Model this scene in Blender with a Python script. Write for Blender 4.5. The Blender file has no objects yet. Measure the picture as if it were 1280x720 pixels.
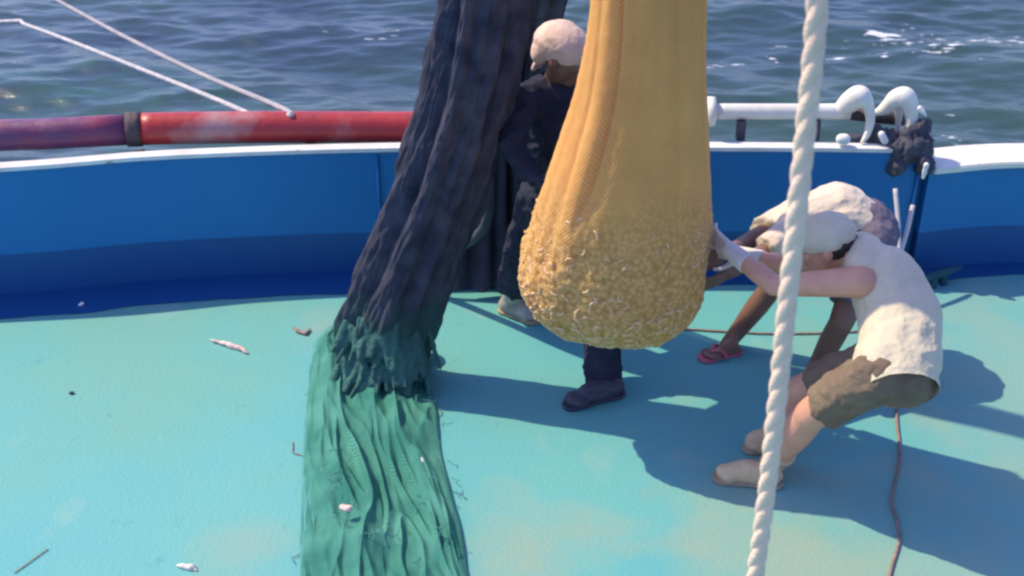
import bpy, bmesh, math, random
import numpy as np
from mathutils import Vector, Matrix, noise, Quaternion
random.seed(7); np.random.seed(7)
SC = bpy.context.scene
COL = SC.collection
R = math.radians

# ---------------------------------------------------------------- camera, sky, sun, exposure
CAM_H, PITCH, FPX = 3.12, 30.0, 1545.0
cam_d = bpy.data.cameras.new('camera'); cam = bpy.data.objects.new('camera', cam_d); COL.objects.link(cam)
cam.location = (0, 0, CAM_H); cam.rotation_euler = (R(90 - PITCH), 0, 0)
cam_d.sensor_width = 36; cam_d.lens = FPX / 1280 * 36
cam_d.clip_end = 5000; cam_d.clip_start = .05
cam_d.dof.use_dof = True; cam_d.dof.focus_distance = 4.9; cam_d.dof.aperture_fstop = 4.5
SC.camera = cam

SUN_EL = 51.0
SUN_H = Vector((-.923, .385)).normalized()
world = bpy.data.worlds.new("World"); SC.world = world; world.use_nodes = True
wn = world.node_tree
bg = wn.nodes['Background']; bg.inputs['Strength'].default_value = 0.15
sky = wn.nodes.new('ShaderNodeTexSky'); sky.sky_type = 'NISHITA'; sky.sun_disc = False
sky.sun_elevation = R(SUN_EL); sky.sun_rotation = math.atan2(SUN_H.x, SUN_H.y)
sky.ozone_density = 2.2; sky.air_density = 1.0; sky.dust_density = 1.0
tint = wn.nodes.new('ShaderNodeMix'); tint.data_type = 'RGBA'; tint.blend_type = 'MULTIPLY'; tint.inputs[0].default_value = 1
tint.inputs[7].default_value = (.92, .86, 1.18, 1)
wn.links.new(sky.outputs[0], tint.inputs[6]); wn.links.new(tint.outputs[2], bg.inputs[0])
sl = bpy.data.lights.new('sun', 'SUN'); sl.energy = 3.25; sl.angle = R(0.6); sl.color = (1.0, .86, .60)
sun = bpy.data.objects.new('sun', sl); COL.objects.link(sun)
ce = math.cos(R(SUN_EL))
sun.rotation_euler = Vector((-SUN_H.x * ce, -SUN_H.y * ce, -math.sin(R(SUN_EL)))).to_track_quat('-Z', 'Y').to_euler()
sun.location = (-6, 3, 8)
SC.view_settings.view_transform = 'Standard'; SC.view_settings.look = 'None'
SC.view_settings.exposure = 0.60; SC.view_settings.gamma = 1
SC.view_settings.use_curve_mapping = False
SC.cycles.pixel_filter_type = 'GAUSSIAN'; SC.cycles.filter_width = 2.8
SC.cycles.max_bounces = 6; SC.cycles.transparent_max_bounces = 24

# a point of the place seen at picture column px, row py and standing Y metres out
CP, SP = math.cos(R(PITCH)), math.sin(R(PITCH))
def ray(px, py):
    u, v = (px - 640) / FPX, (360 - py) / FPX
    return Vector((u, CP + v * SP, -SP + v * CP))
def at(px, py, Y):
    d = ray(px, py); return Vector((0, 0, CAM_H)) + d * (Y / d.y)
def atz(px, py, z=0.0):
    d = ray(px, py); return Vector((0, 0, CAM_H)) + d * ((z - CAM_H) / d.z)

# ---------------------------------------------------------------- materials
def mat(name, col, rough=.6, col2=None, scale=6, detail=4, bump=0, bscale=40, spots=None, spec=.5, coords='Object', metal=0, stretch=None, subs=0, mixlo=.35, mixhi=.65, sheen=0, bdist=.01):
    m = bpy.data.materials.new(name); m.use_nodes = True
    nt = m.node_tree; b = nt.nodes['Principled BSDF']
    b.inputs['Base Color'].default_value = (*col, 1); b.inputs['Roughness'].default_value = rough
    b.inputs['Specular IOR Level'].default_value = spec; b.inputs['Metallic'].default_value = metal
    if subs: b.inputs['Subsurface Weight'].default_value = subs; b.inputs['Subsurface Radius'].default_value = (.02, .008, .005)
    if sheen: b.inputs['Sheen Weight'].default_value = sheen
    tc = nt.nodes.new('ShaderNodeTexCoord'); mp = nt.nodes.new('ShaderNodeMapping')
    nt.links.new(tc.outputs[coords], mp.inputs[0])
    if stretch: mp.inputs['Scale'].default_value = stretch
    last = None
    def blend(fac_out, c, prev):
        mx = nt.nodes.new('ShaderNodeMix'); mx.data_type = 'RGBA'
        nt.links.new(fac_out, mx.inputs[0])
        if prev is None: mx.inputs[6].default_value = (*col, 1)
        else: nt.links.new(prev, mx.inputs[6])
        mx.inputs[7].default_value = (*c, 1)
        return mx.outputs[2]
    def rampd(scale, lo, hi, detail=4, seed=0, rough=.55):
        n = nt.nodes.new('ShaderNodeTexNoise'); n.noise_dimensions = '4D'; n.inputs['W'].default_value = seed
        n.inputs['Scale'].default_value = scale; n.inputs['Detail'].default_value = detail; n.inputs['Roughness'].default_value = rough
        nt.links.new(mp.outputs[0], n.inputs['Vector'])
        r = nt.nodes.new('ShaderNodeMapRange'); r.inputs[1].default_value = lo; r.inputs[2].default_value = hi
        nt.links.new(n.outputs[0], r.inputs[0]); return r.outputs[0]
    if col2: last = blend(rampd(scale, mixlo, mixhi, detail), col2, last)
    for i, (sc, lo, hi, c) in enumerate(spots or []):
        last = blend(rampd(sc, lo, hi, 5, 3.1 + i * 7), c, last)
    if last: nt.links.new(last, b.inputs['Base Color'])
    if bump:
        n = nt.nodes.new('ShaderNodeTexNoise'); n.inputs['Scale'].default_value = bscale; n.inputs['Detail'].default_value = 4
        nt.links.new(mp.outputs[0], n.inputs['Vector'])
        bp = nt.nodes.new('ShaderNodeBump'); bp.inputs['Strength'].default_value = bump; bp.inputs['Distance'].default_value = bdist
        nt.links.new(n.outputs[0], bp.inputs['Height']); nt.links.new(bp.outputs[0], b.inputs['Normal'])
    m['bsdf'] = b.name
    return m

def net_mat(name, col, col2, uvs=(60, 60), thick=.35, hole=1.0, scale=8, base_cover=.0, stripes=None):
    """knotted netting: diamond twine from the sheet's own UVs, holes see-through; hole=0 leaves only the relief"""
    m = mat(name, col, .75, col2, scale, 5, spec=.25)
    nt = m.node_tree; b = nt.nodes['Principled BSDF']; out = nt.nodes['Material Output']
    tc = nt.nodes.new('ShaderNodeTexCoord'); sx = nt.nodes.new('ShaderNodeSeparateXYZ'); nt.links.new(tc.outputs['UV'], sx.inputs[0])
    def M(op, a, bb=None, clamp=False):
        n = nt.nodes.new('ShaderNodeMath'); n.operation = op; n.use_clamp = clamp
        for i, v in enumerate((a, bb)):
            if v is None: continue
            if isinstance(v, (int, float)): n.inputs[i].default_value = v
            else: nt.links.new(v, n.inputs[i])
        return n.outputs[0]
    u = M('MULTIPLY', sx.outputs[0], uvs[0]); v = M('MULTIPLY', sx.outputs[1], uvs[1])
    def line(e):
        f = M('FRACT', e); d = M('ABSOLUTE', M('SUBTRACT', f, .5)); return M('MULTIPLY', d, 2)   # 1 at the line, 0 mid cell
    h = M('MAXIMUM', line(M('ADD', u, v)), line(M('SUBTRACT', u, v)))
    bp = nt.nodes.new('ShaderNodeBump'); bp.inputs['Strength'].default_value = .6; bp.inputs['Distance'].default_value = .006
    nt.links.new(h, bp.inputs['Height']); nt.links.new(bp.outputs[0], b.inputs['Normal'])
    if hole <= 0:
        gap = M('MULTIPLY', M('SUBTRACT', 1, h), .5); mxg = nt.nodes.new('ShaderNodeMix'); mxg.data_type = 'RGBA'; nt.links.new(gap, mxg.inputs[0])
        nt.links.new(b.inputs['Base Color'].links[0].from_socket, mxg.inputs[6]); mxg.inputs[7].default_value = (col[0] * .35, col[1] * .3, col[2] * .3, 1); nt.links.new(mxg.outputs[2], b.inputs['Base Color'])
    if hole > 0:
        mask = M('GREATER_THAN', h, 1 - thick)
        mask = M('MAXIMUM', mask, 1 - hole)
        tr = nt.nodes.new('ShaderNodeBsdfTransparent'); mx = nt.nodes.new('ShaderNodeMixShader')
        nt.links.new(mask, mx.inputs[0]); nt.links.new(tr.outputs[0], mx.inputs[1]); nt.links.new(b.outputs[0], mx.inputs[2])
        nt.links.new(mx.outputs[0], out.inputs[0])
    return m

M = {}
M['deck'] = mat('deck_paint', (.110, .39, .40), .6, (.135, .41, .385), 1.2, 5, bump=.25, bscale=60,
    spots=[(.8, .50, .66, (.15, .39, .33)), (3.1, .60, .76, (.22, .42, .38)), (9, .64, .80, (.075, .29, .32)), (26, .69, .74, (.20, .38, .36)), (44, .72, .78, (.10, .14, .14))], spec=.3)
def wear(m, c, blobs):
    nt = m.node_tree; b = nt.nodes['Principled BSDF']; tc = nt.nodes.new('ShaderNodeTexCoord')
    n = nt.nodes.new('ShaderNodeTexNoise'); n.inputs['Scale'].default_value = 3.2; n.inputs['Detail'].default_value = 6; nt.links.new(tc.outputs['Object'], n.inputs[0])
    for (x, y, r, k) in blobs:
        vm = nt.nodes.new('ShaderNodeVectorMath'); vm.operation = 'DISTANCE'; nt.links.new(tc.outputs['Object'], vm.inputs[0]); vm.inputs[1].default_value = (x, y, 0)
        ad = nt.nodes.new('ShaderNodeMath'); ad.operation = 'MULTIPLY_ADD'; nt.links.new(n.outputs[0], ad.inputs[0]); ad.inputs[1].default_value = -r * 2.2; nt.links.new(vm.outputs['Value'], ad.inputs[2])
        mr = nt.nodes.new('ShaderNodeMapRange'); mr.inputs[1].default_value = -r * .1; mr.inputs[2].default_value = -r * 1.0; mr.inputs[3].default_value = 0; mr.inputs[4].default_value = k; nt.links.new(ad.outputs[0], mr.inputs[0])
        mx = nt.nodes.new('ShaderNodeMix'); mx.data_type = 'RGBA'; nt.links.new(mr.outputs[0], mx.inputs[0]); nt.links.new(b.inputs['Base Color'].links[0].from_socket, mx.inputs[6]); mx.inputs[7].default_value = (*c, 1)
        nt.links.new(mx.outputs[2], b.inputs['Base Color'])
wear(M['deck'], (.27, .38, .29), [(1.35, 3.3, 1.0, .6), (.95, 3.45, .5, .75), (.05, 3.5, .38, .8), (2.3, 4.6, 1.3, .5), (-1.0, 3.45, .22, .5), (-.9, 5.0, .22, .5)])
M['blue'] = mat('blue_paint', (.010, .150, .40), .45, (.014, .175, .42), 1.6, 5, bump=.15, bscale=12,
    spots=[(5, .68, .8, (.012, .12, .34)), (22, .74, .8, (.10, .12, .16))], spec=.4)
M['hull'] = mat('hull_paint', (.02, .12, .30), .5, (.03, .16, .34), 2)
M['white'] = mat('white_paint', (.80, .80, .78), .5, (.62, .62, .60), 7, 5, bump=.2, bscale=30, spots=[(14, .64, .72, (.30, .22, .18))])
M['ivory'] = mat('ivory_paint', (.80, .79, .70), .4, (.68, .66, .58), 9, 5, bump=.2, bscale=30, spots=[(26, .68, .74, (.32, .24, .18))])
M['red'] = mat('red_paint', (.48, .035, .03), .42, (.34, .03, .04), 3, 5, bump=.3, bscale=20,
    spots=[(2.1, .54, .66, (.44, .22, .22)), (9, .64, .74, (.16, .03, .05)), (30, .72, .78, (.5, .40, .38))])
M['purple_red'] = mat('faded_red_blue_paint', (.06, .05, .15), .45, (.34, .03, .05), 1.3, 5, bump=.3, bscale=20,
    spots=[(3, .54, .66, (.34, .16, .20)), (9, .62, .74, (.10, .03, .06))])
M['rust'] = mat('rusty_steel', (.10, .06, .06), .7, (.05, .04, .05), 20, 5, bump=.4, bscale=60)
M['dark'] = mat('dark_rubber', (.04, .045, .065), .75, (.07, .07, .09), 16, 4, bump=.4, bscale=50)
M['rope'] = mat('rope_fibre', (.92, .70, .52), .85, (.84, .62, .46), 14, 5, bump=.5, bscale=160, spots=[(30, .66, .76, (.40, .32, .26))], spec=.2)
M['rope_sea'] = mat('wet_rope', (.62, .60, .58), .7, (.42, .41, .42), 20, 4, bump=.4, bscale=120)
M['rope_old'] = mat('weathered_rope', (.34, .34, .36), .9, (.5, .46, .46), 9, 5, bump=.8, bscale=90)
M['cord'] = mat('brown_cord', (.34, .24, .20), .8, (.22, .15, .12), 30, 4)
M['cable'] = mat('teal_hose', (.008, .06, .09), .8, (.012, .08, .11), 12, 4)
M['net_dark'] = net_mat('dark_twine', (.030, .033, .060), (.085, .083, .12), (58, 330), .6, .45, 10)
def dye_or_shade(m, c, z0, z1, wob=.35):
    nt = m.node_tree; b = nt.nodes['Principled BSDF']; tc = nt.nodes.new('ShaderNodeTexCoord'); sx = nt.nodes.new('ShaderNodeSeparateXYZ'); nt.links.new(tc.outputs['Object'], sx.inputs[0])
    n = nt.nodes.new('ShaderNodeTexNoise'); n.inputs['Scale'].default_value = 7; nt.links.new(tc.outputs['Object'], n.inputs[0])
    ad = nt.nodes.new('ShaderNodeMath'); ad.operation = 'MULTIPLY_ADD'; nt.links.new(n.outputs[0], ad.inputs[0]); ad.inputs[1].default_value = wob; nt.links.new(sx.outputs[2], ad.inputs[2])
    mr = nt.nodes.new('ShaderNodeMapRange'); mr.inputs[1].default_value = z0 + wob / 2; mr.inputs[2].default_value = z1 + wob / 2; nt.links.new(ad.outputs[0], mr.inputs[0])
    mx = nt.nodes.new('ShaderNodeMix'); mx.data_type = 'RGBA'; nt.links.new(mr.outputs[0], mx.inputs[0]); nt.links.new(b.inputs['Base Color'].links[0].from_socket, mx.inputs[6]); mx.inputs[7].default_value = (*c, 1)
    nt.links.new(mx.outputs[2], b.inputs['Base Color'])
dye_or_shade(M['net_dark'], (.035, .12, .10), .46, .26)
dye_or_shade(M['blue'], (.010, .085, .25), .226, .222, 0)  # navy band: shade painted into the wall foot and the deck strip
M['net_fold'] = net_mat('navy_twine', (.034, .038, .062), (.055, .058, .085), (56, 110), .62, .5, 8)
M['net_green'] = net_mat('green_twine', (.035, .21, .16), (.10, .35, .27), (60, 200), .62, .55, 5)
M['skin_light'] = mat('light_skin', (.72, .36, .24), .5, (.62, .30, .20), 12, 4, bump=.1, bscale=80, subs=.12)  # lighter skin tone of the person in the tank top
M['skin_dark'] = mat('brown_skin', (.24, .12, .08), .5, (.18, .09, .06), 12, 4, bump=.1, bscale=80)
M['knot2'] = mat('loose_twine', (.05, .20, .16), .8, (.12, .30, .25), 9, 3)
M['hair'] = mat('hair', (.018, .014, .013), .6, (.03, .022, .02), 40, 3, bump=.6, bscale=150)
M['eye'] = mat('eye_white', (.75, .72, .68), .3)
M['lips'] = mat('lips', (.28, .10, .09), .5)
M['cream'] = mat('cream_cotton', (.66, .58, .42), .85, (.60, .52, .37), 7, 5, bump=.7, bscale=13, bdist=.035, spots=[(6, .62, .80, (.62, .50, .34))], spec=.15, sheen=.2)
M['shirt'] = mat('pale_cotton', (.74, .62, .48), .85, (.70, .58, .45), 7, 5, bump=.7, bscale=13, bdist=.035, spots=[(6, .62, .80, (.62, .50, .34))], spec=.15, sheen=.2)
M['shorts'] = mat('brown_cotton', (.17, .12, .085), .85, (.24, .18, .12), 8, 5, bump=.6, bscale=16, bdist=.03, spec=.2)
M['grey_cloth'] = mat('grey_cloth', (.17, .145, .19), .85, (.12, .105, .15), 8, 5, bump=.3, bscale=50, spec=.2)
M['navy'] = mat('navy_cloth', (.016, .019, .040), .8, (.03, .033, .058), 9, 5, bump=.6, bscale=14, bdist=.03, spec=.25)
M['scarf'] = mat('pink_white_cloth', (.84, .64, .54), .85, (.72, .50, .42), 12, 5, bump=.4, bscale=60, spec=.15)
M['glove'] = mat('white_cotton', (.78, .72, .66), .9, (.66, .58, .52), 20, 4, bump=.4, bscale=100, spec=.1)
M['boot'] = mat('cream_rubber', (.70, .50, .28), .5, (.58, .41, .23), 10, 4, bump=.15, bscale=40)
M['boot_dark'] = mat('dark_boot', (.035, .035, .06), .5, (.06, .055, .08), 10, 4)
M['shoe'] = mat('grey_white_rubber', (.50, .44, .38), .6, (.32, .26, .22), 14, 4)
M['sole'] = mat('tan_sole', (.46, .34, .22), .7, (.36, .26, .17), 20, 3)
M['sandal'] = mat('pink_rubber', (.60, .16, .20), .5, (.5, .10, .14), 14, 3)
M['basket'] = mat('red_brown_plastic', (.36, .14, .10), .5, (.28, .11, .09), 10, 3)
M['shrimp'] = mat('shrimp_shell', (.68, .38, .17), .4, (.84, .56, .32), 60, 3, spec=.5)
M['debris'] = mat('fish_scrap', (.62, .36, .30), .6, (.74, .60, .52), 30, 4)
M['stick'] = mat('pale_wood', (.62, .58, .58), .7, (.52, .48, .48), 20, 4)

# bag: orange netting, browner and wetter where the catch fills it
bm_ = net_mat('orange_twine', (.92, .46, .14), (.82, .39, .12), (120, 150), .5, 0, 5)
nt = bm_.node_tree; b = nt.nodes['Principled BSDF']
M['bag'] = bm_
b.inputs['Subsurface Weight'].default_value = .5; b.inputs['Subsurface Radius'].default_value = (.16, .07, .03); b.inputs['Subsurface Scale'].default_value = 1

# ---------------------------------------------------------------- helpers
def tag(o, label=None, cat=None, group=None, kind=None):
    if label: o['label'] = label
    if cat: o['category'] = cat
    if group: o['group'] = group
    if kind: o['kind'] = kind
    return o
def empty(name, loc, label=None, cat=None, group=None):
    o = bpy.data.objects.new(name, None); o.empty_display_size = .1; COL.objects.link(o); o.location = loc
    return tag(o, label, cat, group)
def link(name, me, m, parent=None, smooth=True):
    me.name = name
    o = bpy.data.objects.new(name, me); COL.objects.link(o)
    for mm in (m if isinstance(m, (list, tuple)) else [m]): me.materials.append(mm)
    if smooth: me.polygons.foreach_set('use_smooth', [True] * len(me.polygons))
    if parent is not None:
        o.parent = parent
        w = Vector((0, 0, 0)); q = parent
        while q is not None: w += q.location; q = q.parent
        o.location = -w
        me.transform(Matrix.Identity(4))
    return o
def from_bm(name, bm, m, parent=None, smooth=True):
    bmesh.ops.recalc_face_normals(bm, faces=bm.faces)
    me = bpy.data.meshes.new(name); bm.to_mesh(me); bm.free(); return link(name, me, m, parent, smooth)
def grid_mesh(name, P, m, parent=None, close_u=False, uv=True):
    """P[j][i] array (rows, cols, 3)"""
    P = np.asarray(P, float); nj, ni = P.shape[:2]
    faces = []; uvs = []
    for j in range(nj - 1):
        for i in range(ni if close_u else ni - 1):
            i2 = (i + 1) % ni
            faces.append((j * ni + i, j * ni + i2, (j + 1) * ni + i2, (j + 1) * ni + i))
            a, c = i / ni, (i + 1) / ni
            uvs += [(a, j / nj), (c, j / nj), (c, (j + 1) / nj), (a, (j + 1) / nj)]
    me = bpy.data.meshes.new(name); me.from_pydata(P.reshape(-1, 3).tolist(), [], faces)
    if uv:
        l = me.uv_layers.new(name='UVMap'); l.data.foreach_set('uv', np.array(uvs, float).ravel())
    me.update()
    return link(name, me, m, parent)
def add_box(bm, c, s, rot=None):
    r = bmesh.ops.create_cube(bm, size=1)
    mtx = Matrix.Translation(c) @ (rot.to_4x4() if rot else Matrix.Identity(4)) @ Matrix.Diagonal((*s, 1))
    bmesh.ops.transform(bm, matrix=mtx, verts=r['verts'])
def frames(pts):
    pts = [Vector(p) for p in pts]; T = []
    for i in range(len(pts)):
        a, c = pts[max(0, i - 1)], pts[min(len(pts) - 1, i + 1)]; T.append((c - a).normalized())
    n = T[0].orthogonal().normalized(); out = []
    for t in T:
        n = (n - t * n.dot(t)).normalized(); out.append((n.copy(), t.cross(n)))
    return pts, out
def add_tube(bm, pts, rad, seg=12, cap=True):
    pts, fr = frames(pts); rings = []
    for k, (p, (n, c)) in enumerate(zip(pts, fr)):
        r = rad[k] if hasattr(rad, '__len__') else rad
        rings.append([bm.verts.new(p + (n * math.cos(a) + c * math.sin(a)) * r) for a in [2 * math.pi * i / seg for i in range(seg)]])
    for A, B in zip(rings, rings[1:]):
        for i in range(seg): bm.faces.new((A[i], A[(i + 1) % seg], B[(i + 1) % seg], B[i]))
    if cap: bm.faces.new(rings[0][::-1]); bm.faces.new(rings[-1])
def spline(pts, n=12):
    pts = [Vector(p) for p in pts]; out = []
    P = [pts[0] * 2 - pts[1]] + pts + [pts[-1] * 2 - pts[-2]]
    for i in range(1, len(P) - 2):
        for k in range(n):
            t = k / n
            a, b_, c, d = P[i - 1], P[i], P[i + 1], P[i + 2]
            out.append(.5 * ((2 * b_) + (c - a) * t + (2 * a - 5 * b_ + 4 * c - d) * t * t + (-a + 3 * b_ - 3 * c + d) * t ** 3))
    out.append(pts[-1]); return out
def rope_bm(bm, path, radius, pitch, strands=3, seg=8, step=None):
    """laid rope: strands twisted round the path"""
    path = [Vector(p) for p in path]
    # resample
    L = [0]
    for a, c in zip(path, path[1:]): L.append(L[-1] + (c - a).length)
    step = step or pitch / 14; n = max(4, int(L[-1] / step)); pts = []
    k = 0
    for i in range(n + 1):
        s = L[-1] * i / n
        while k < len(L) - 2 and L[k + 1] < s: k += 1
        t = (s - L[k]) / max(1e-9, L[k + 1] - L[k]); pts.append(path[k].lerp(path[k + 1], t))
    pts, fr = frames(pts)
    for q in range(strands):
        sp = []
        for i, (p, (nn, c)) in enumerate(zip(pts, fr)):
            a = 2 * math.pi * (q / strands + (L[-1] * i / n) / pitch); sp.append(p + (nn * math.cos(a) + c * math.sin(a)) * radius * .37)
        add_tube(bm, sp, [radius * .67 * (1 + .05 * noise.noise(p * 40)) for p in sp], seg)

class Blob:
    """solids melted into one continuous surface"""
    def __init__(s): s.bm = bmesh.new()
    def cap(s, a, b_, r1, r2=None, n=14):
        a, b_ = Vector(a), Vector(b_); r2 = r1 if r2 is None else r2
        d = b_ - a; L = d.length
        if L < 1e-6: return s.ball(a, (r1,) * 3)
        d.normalize(); prof = []
        for k in range(0, 5): th = math.pi / 2 * k / 5; prof.append((-r1 * math.cos(th), r1 * math.sin(th)))
        prof.append((0, r1)); prof.append((L, r2))
        for k in range(4, -1, -1): th = math.pi / 2 * k / 5; prof.append((L + r2 * math.cos(th), r2 * math.sin(th)))
        s._rev(a, d, prof, n); return s
    def cone(s, a, b_, r1, r2, n=20):
        a, b_ = Vector(a), Vector(b_); d = (b_ - a); L = d.length; d.normalize()
        s._rev(a, d, [(0, 0), (0, r1), (L, r2), (L, 0)], n); return s
    def _rev(s, a, d, prof, n):
        u = d.orthogonal().normalized(); v = d.cross(u); rings = []
        for (x, r) in prof:
            if r < 1e-5: rings.append([s.bm.verts.new(a + d * x)])
            else: rings.append([s.bm.verts.new(a + d * x + (u * math.cos(t) + v * math.sin(t)) * r) for t in [2 * math.pi * i / n for i in range(n)]])
        for A, B in zip(rings, rings[1:]):
            for i in range(n):
                j = (i + 1) % n
                if len(A) == 1: s.bm.faces.new((A[0], B[j], B[i]))
                elif len(B) == 1: s.bm.faces.new((A[i], A[j], B[0]))
                else: s.bm.faces.new((A[i], A[j], B[j], B[i]))
    def ball(s, c, r, rot=None):
        q = bmesh.ops.create_icosphere(s.bm, subdivisions=3, radius=1)
        bmesh.ops.transform(s.bm, matrix=Matrix.Translation(c) @ (rot.to_4x4() if rot else Matrix.Identity(4)) @ Matrix.Diagonal((*r, 1)), verts=q['verts']); return s
    def chain(s, pts, rad):
        for a, c, r, r2 in zip(pts, pts[1:], rad, rad[1:]): s.cap(a, c, r, r2)
        return s
    def build(s, name, m, parent=None, voxel=.008, smooth=6, wr=0, wscale=(12, 12, 12), pick=None, wr2=0, cut=None):
        bmesh.ops.recalc_face_normals(s.bm, faces=s.bm.faces)
        me = bpy.data.meshes.new('t'); s.bm.to_mesh(me); s.bm.free()
        t = bpy.data.objects.new('t', me); COL.objects.link(t)
        rm = t.modifiers.new('r', 'REMESH'); rm.mode = 'VOXEL'; rm.voxel_size = voxel; rm.adaptivity = 0
        if smooth: sm = t.modifiers.new('s', 'SMOOTH'); sm.factor = .5; sm.iterations = smooth
        dg = bpy.context.evaluated_depsgraph_get(); dg.update()
        out = bpy.data.meshes.new_from_object(t.evaluated_get(dg))
        bpy.data.objects.remove(t); bpy.data.meshes.remove(me)
        out.materials.clear()
        if cut:
            bb = bmesh.new(); bb.from_mesh(out)
            for (co, no) in cut:
                bmesh.ops.bisect_plane(bb, geom=bb.verts[:] + bb.edges[:] + bb.faces[:], plane_co=co, plane_no=no, clear_outer=True)
            bb.to_mesh(out); bb.free()
        if wr or wr2:
            nrm = [v.normal.copy() for v in out.vertices]
            for v, nn in zip(out.vertices, nrm):
                q = Vector((v.co.x * wscale[0], v.co.y * wscale[1], v.co.z * wscale[2]))
                w = noise.noise(q); w2 = 1 - abs(noise.noise(q * 1.7 + Vector((5, 3, 1)))) * 2
                v.co += nn * (wr * w + wr2 * (w2 - .5))
        o = link(name, out, m, parent)
        if pick:
            for p in out.polygons: p.material_index = pick(p.center)
        return o

# ---------------------------------------------------------------- sea, deck
def build_sea():
    xs = np.concatenate([-np.geomspace(2000, 12, 26), np.linspace(-11, 11, 420), np.geomspace(12, 2000, 26)])
    ys = np.concatenate([[-1500, -300, -60, -10, 0, 4], np.linspace(5.6, 24, 420), np.geomspace(25, 3000, 30)])
    X, Y = np.meshgrid(xs, ys); Z = np.full_like(X, -1.35)
    rng = np.random.RandomState(3)
    for k in range(30):
        lam = 2.6 * .88 ** k * (1 + .1 * rng.rand()) + .14
        th = R(-100 + rng.randn() * 26); kx, ky = math.cos(th) * 2 * math.pi / lam, math.sin(th) * 2 * math.pi / lam
        ph = kx * X + ky * Y + rng.rand() * 6.28
        ph = ph + .6 * np.sin(X * .5 / lam + Y * .3 / lam + k)
        Z += .010 * lam ** .95 * (1 - np.abs(np.sin(ph / 2)) * 1.6) * np.exp(-np.maximum(0, np.hypot(X, Y) - 25) / 40)
    m = mat('sea_water', (.030, .058, .088), .2, (.045, .092, .082), .2, 3, spec=.5)
    nt = m.node_tree; b = nt.nodes['Principled BSDF']; b.inputs['IOR'].default_value = 1.33
    tc = nt.nodes.new('ShaderNodeTexCoord'); mp = nt.nodes.new('ShaderNodeMapping'); mp.inputs['Scale'].default_value = (.6, 1.5, 1)
    nt.links.new(tc.outputs['Object'], mp.inputs[0])
    n = nt.nodes.new('ShaderNodeTexNoise'); n.inputs['Scale'].default_value = 5; n.inputs['Detail'].default_value = 4; nt.links.new(mp.outputs[0], n.inputs[0])
    bp = nt.nodes.new('ShaderNodeBump'); bp.inputs['Strength'].default_value = .35; bp.inputs['Distance'].default_value = .05
    nt.links.new(n.outputs[0], bp.inputs['Height']); nt.links.new(bp.outputs[0], b.inputs['Normal'])
    # foam flecks, doubling as sun glints painted into the water colour
    wear(m, (.035, .105, .085), [(-4.2, 11.5, 2.4, .9)])
    f = nt.nodes.new('ShaderNodeTexNoise'); f.inputs['Scale'].default_value = 5.5; f.inputs['Detail'].default_value = 6; f.inputs['Roughness'].default_value = .6; nt.links.new(mp.outputs[0], f.inputs[0])
    g = nt.nodes.new('ShaderNodeTexNoise'); g.inputs['Scale'].default_value = .55; nt.links.new(mp.outputs[0], g.inputs[0])
    mu = nt.nodes.new('ShaderNodeMath'); mu.operation = 'MULTIPLY'; nt.links.new(f.outputs[0], mu.inputs[0]); nt.links.new(g.outputs[0], mu.inputs[1])
    mr = nt.nodes.new('ShaderNodeMapRange'); mr.inputs[1].default_value = .392; mr.inputs[2].default_value = .43; nt.links.new(mu.outputs[0], mr.inputs[0])
    mx = nt.nodes.new('ShaderNodeMix'); mx.data_type = 'RGBA'; nt.links.new(mr.outputs[0], mx.inputs[0])
    old = b.inputs['Base Color'].links[0].from_socket; nt.links.new(old, mx.inputs[6]); mx.inputs[7].default_value = (.7, .72, .75, 1)
    nt.links.new(mx.outputs[2], b.inputs['Base Color'])
    o = grid_mesh('sea', np.stack([X, Y, Z], -1), m, uv=False); tag(o, kind='structure')
build_sea()

# bulwark line (x, y): gently curved
BW = [(-9, 3.6), (-6, 4.6), (-3.9, 5.16)] + [tuple(atz(px, py, .69).xy) for px, py in ((0, 209), (200, 194), (450, 185), (700, 183), (1000, 184), (1150, 186))]
BWs = spline([Vector((x, y, 0)) for x, y in BW], 10)
BWr = spline([Vector(p) for p in ((BW[-1][0], BW[-1][1], 0), (2.75, 5.66, 0), (4.5, 5.45, 0), (8, 4.6, 0))], 10)
def offs(line, d):
    out = []
    for i, p in enumerate(line):
        a, c = line[max(0, i - 1)], line[min(len(line) - 1, i + 1)]; t = (c - a).normalized(); out.append(p + Vector((-t.y, t.x, 0)) * d)
    return out
def strip(bm, line, prof):
    """closed profile (offset, z) run along a line, capped"""
    rings = []
    cols = [offs(line, o) for o, z in prof]
    for i in range(len(line)): rings.append([bm.verts.new((cols[k][i].x, cols[k][i].y, prof[k][1])) for k in range(len(prof))])
    n = len(prof)
    for A, B in zip(rings, rings[1:]):
        for i in range(n): bm.faces.new((A[i], A[(i + 1) % n], B[(i + 1) % n], B[i]))
    bm.faces.new(rings[0][::-1]); bm.faces.new(rings[-1])

bm = bmesh.new()
full = BWs + BWr[1:]
edge = offs(full, .02)
vs = [bm.verts.new((p.x, p.y, 0)) for p in edge]
bk = [bm.verts.new((p.x, -5, 0)) for p in edge]
for i in range(len(vs) - 1): bm.faces.new((vs[i], vs[i + 1], bk[i + 1], bk[i]))
dk = from_bm('deck', bm, M['deck'], smooth=False); tag(dk, kind='structure')

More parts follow.
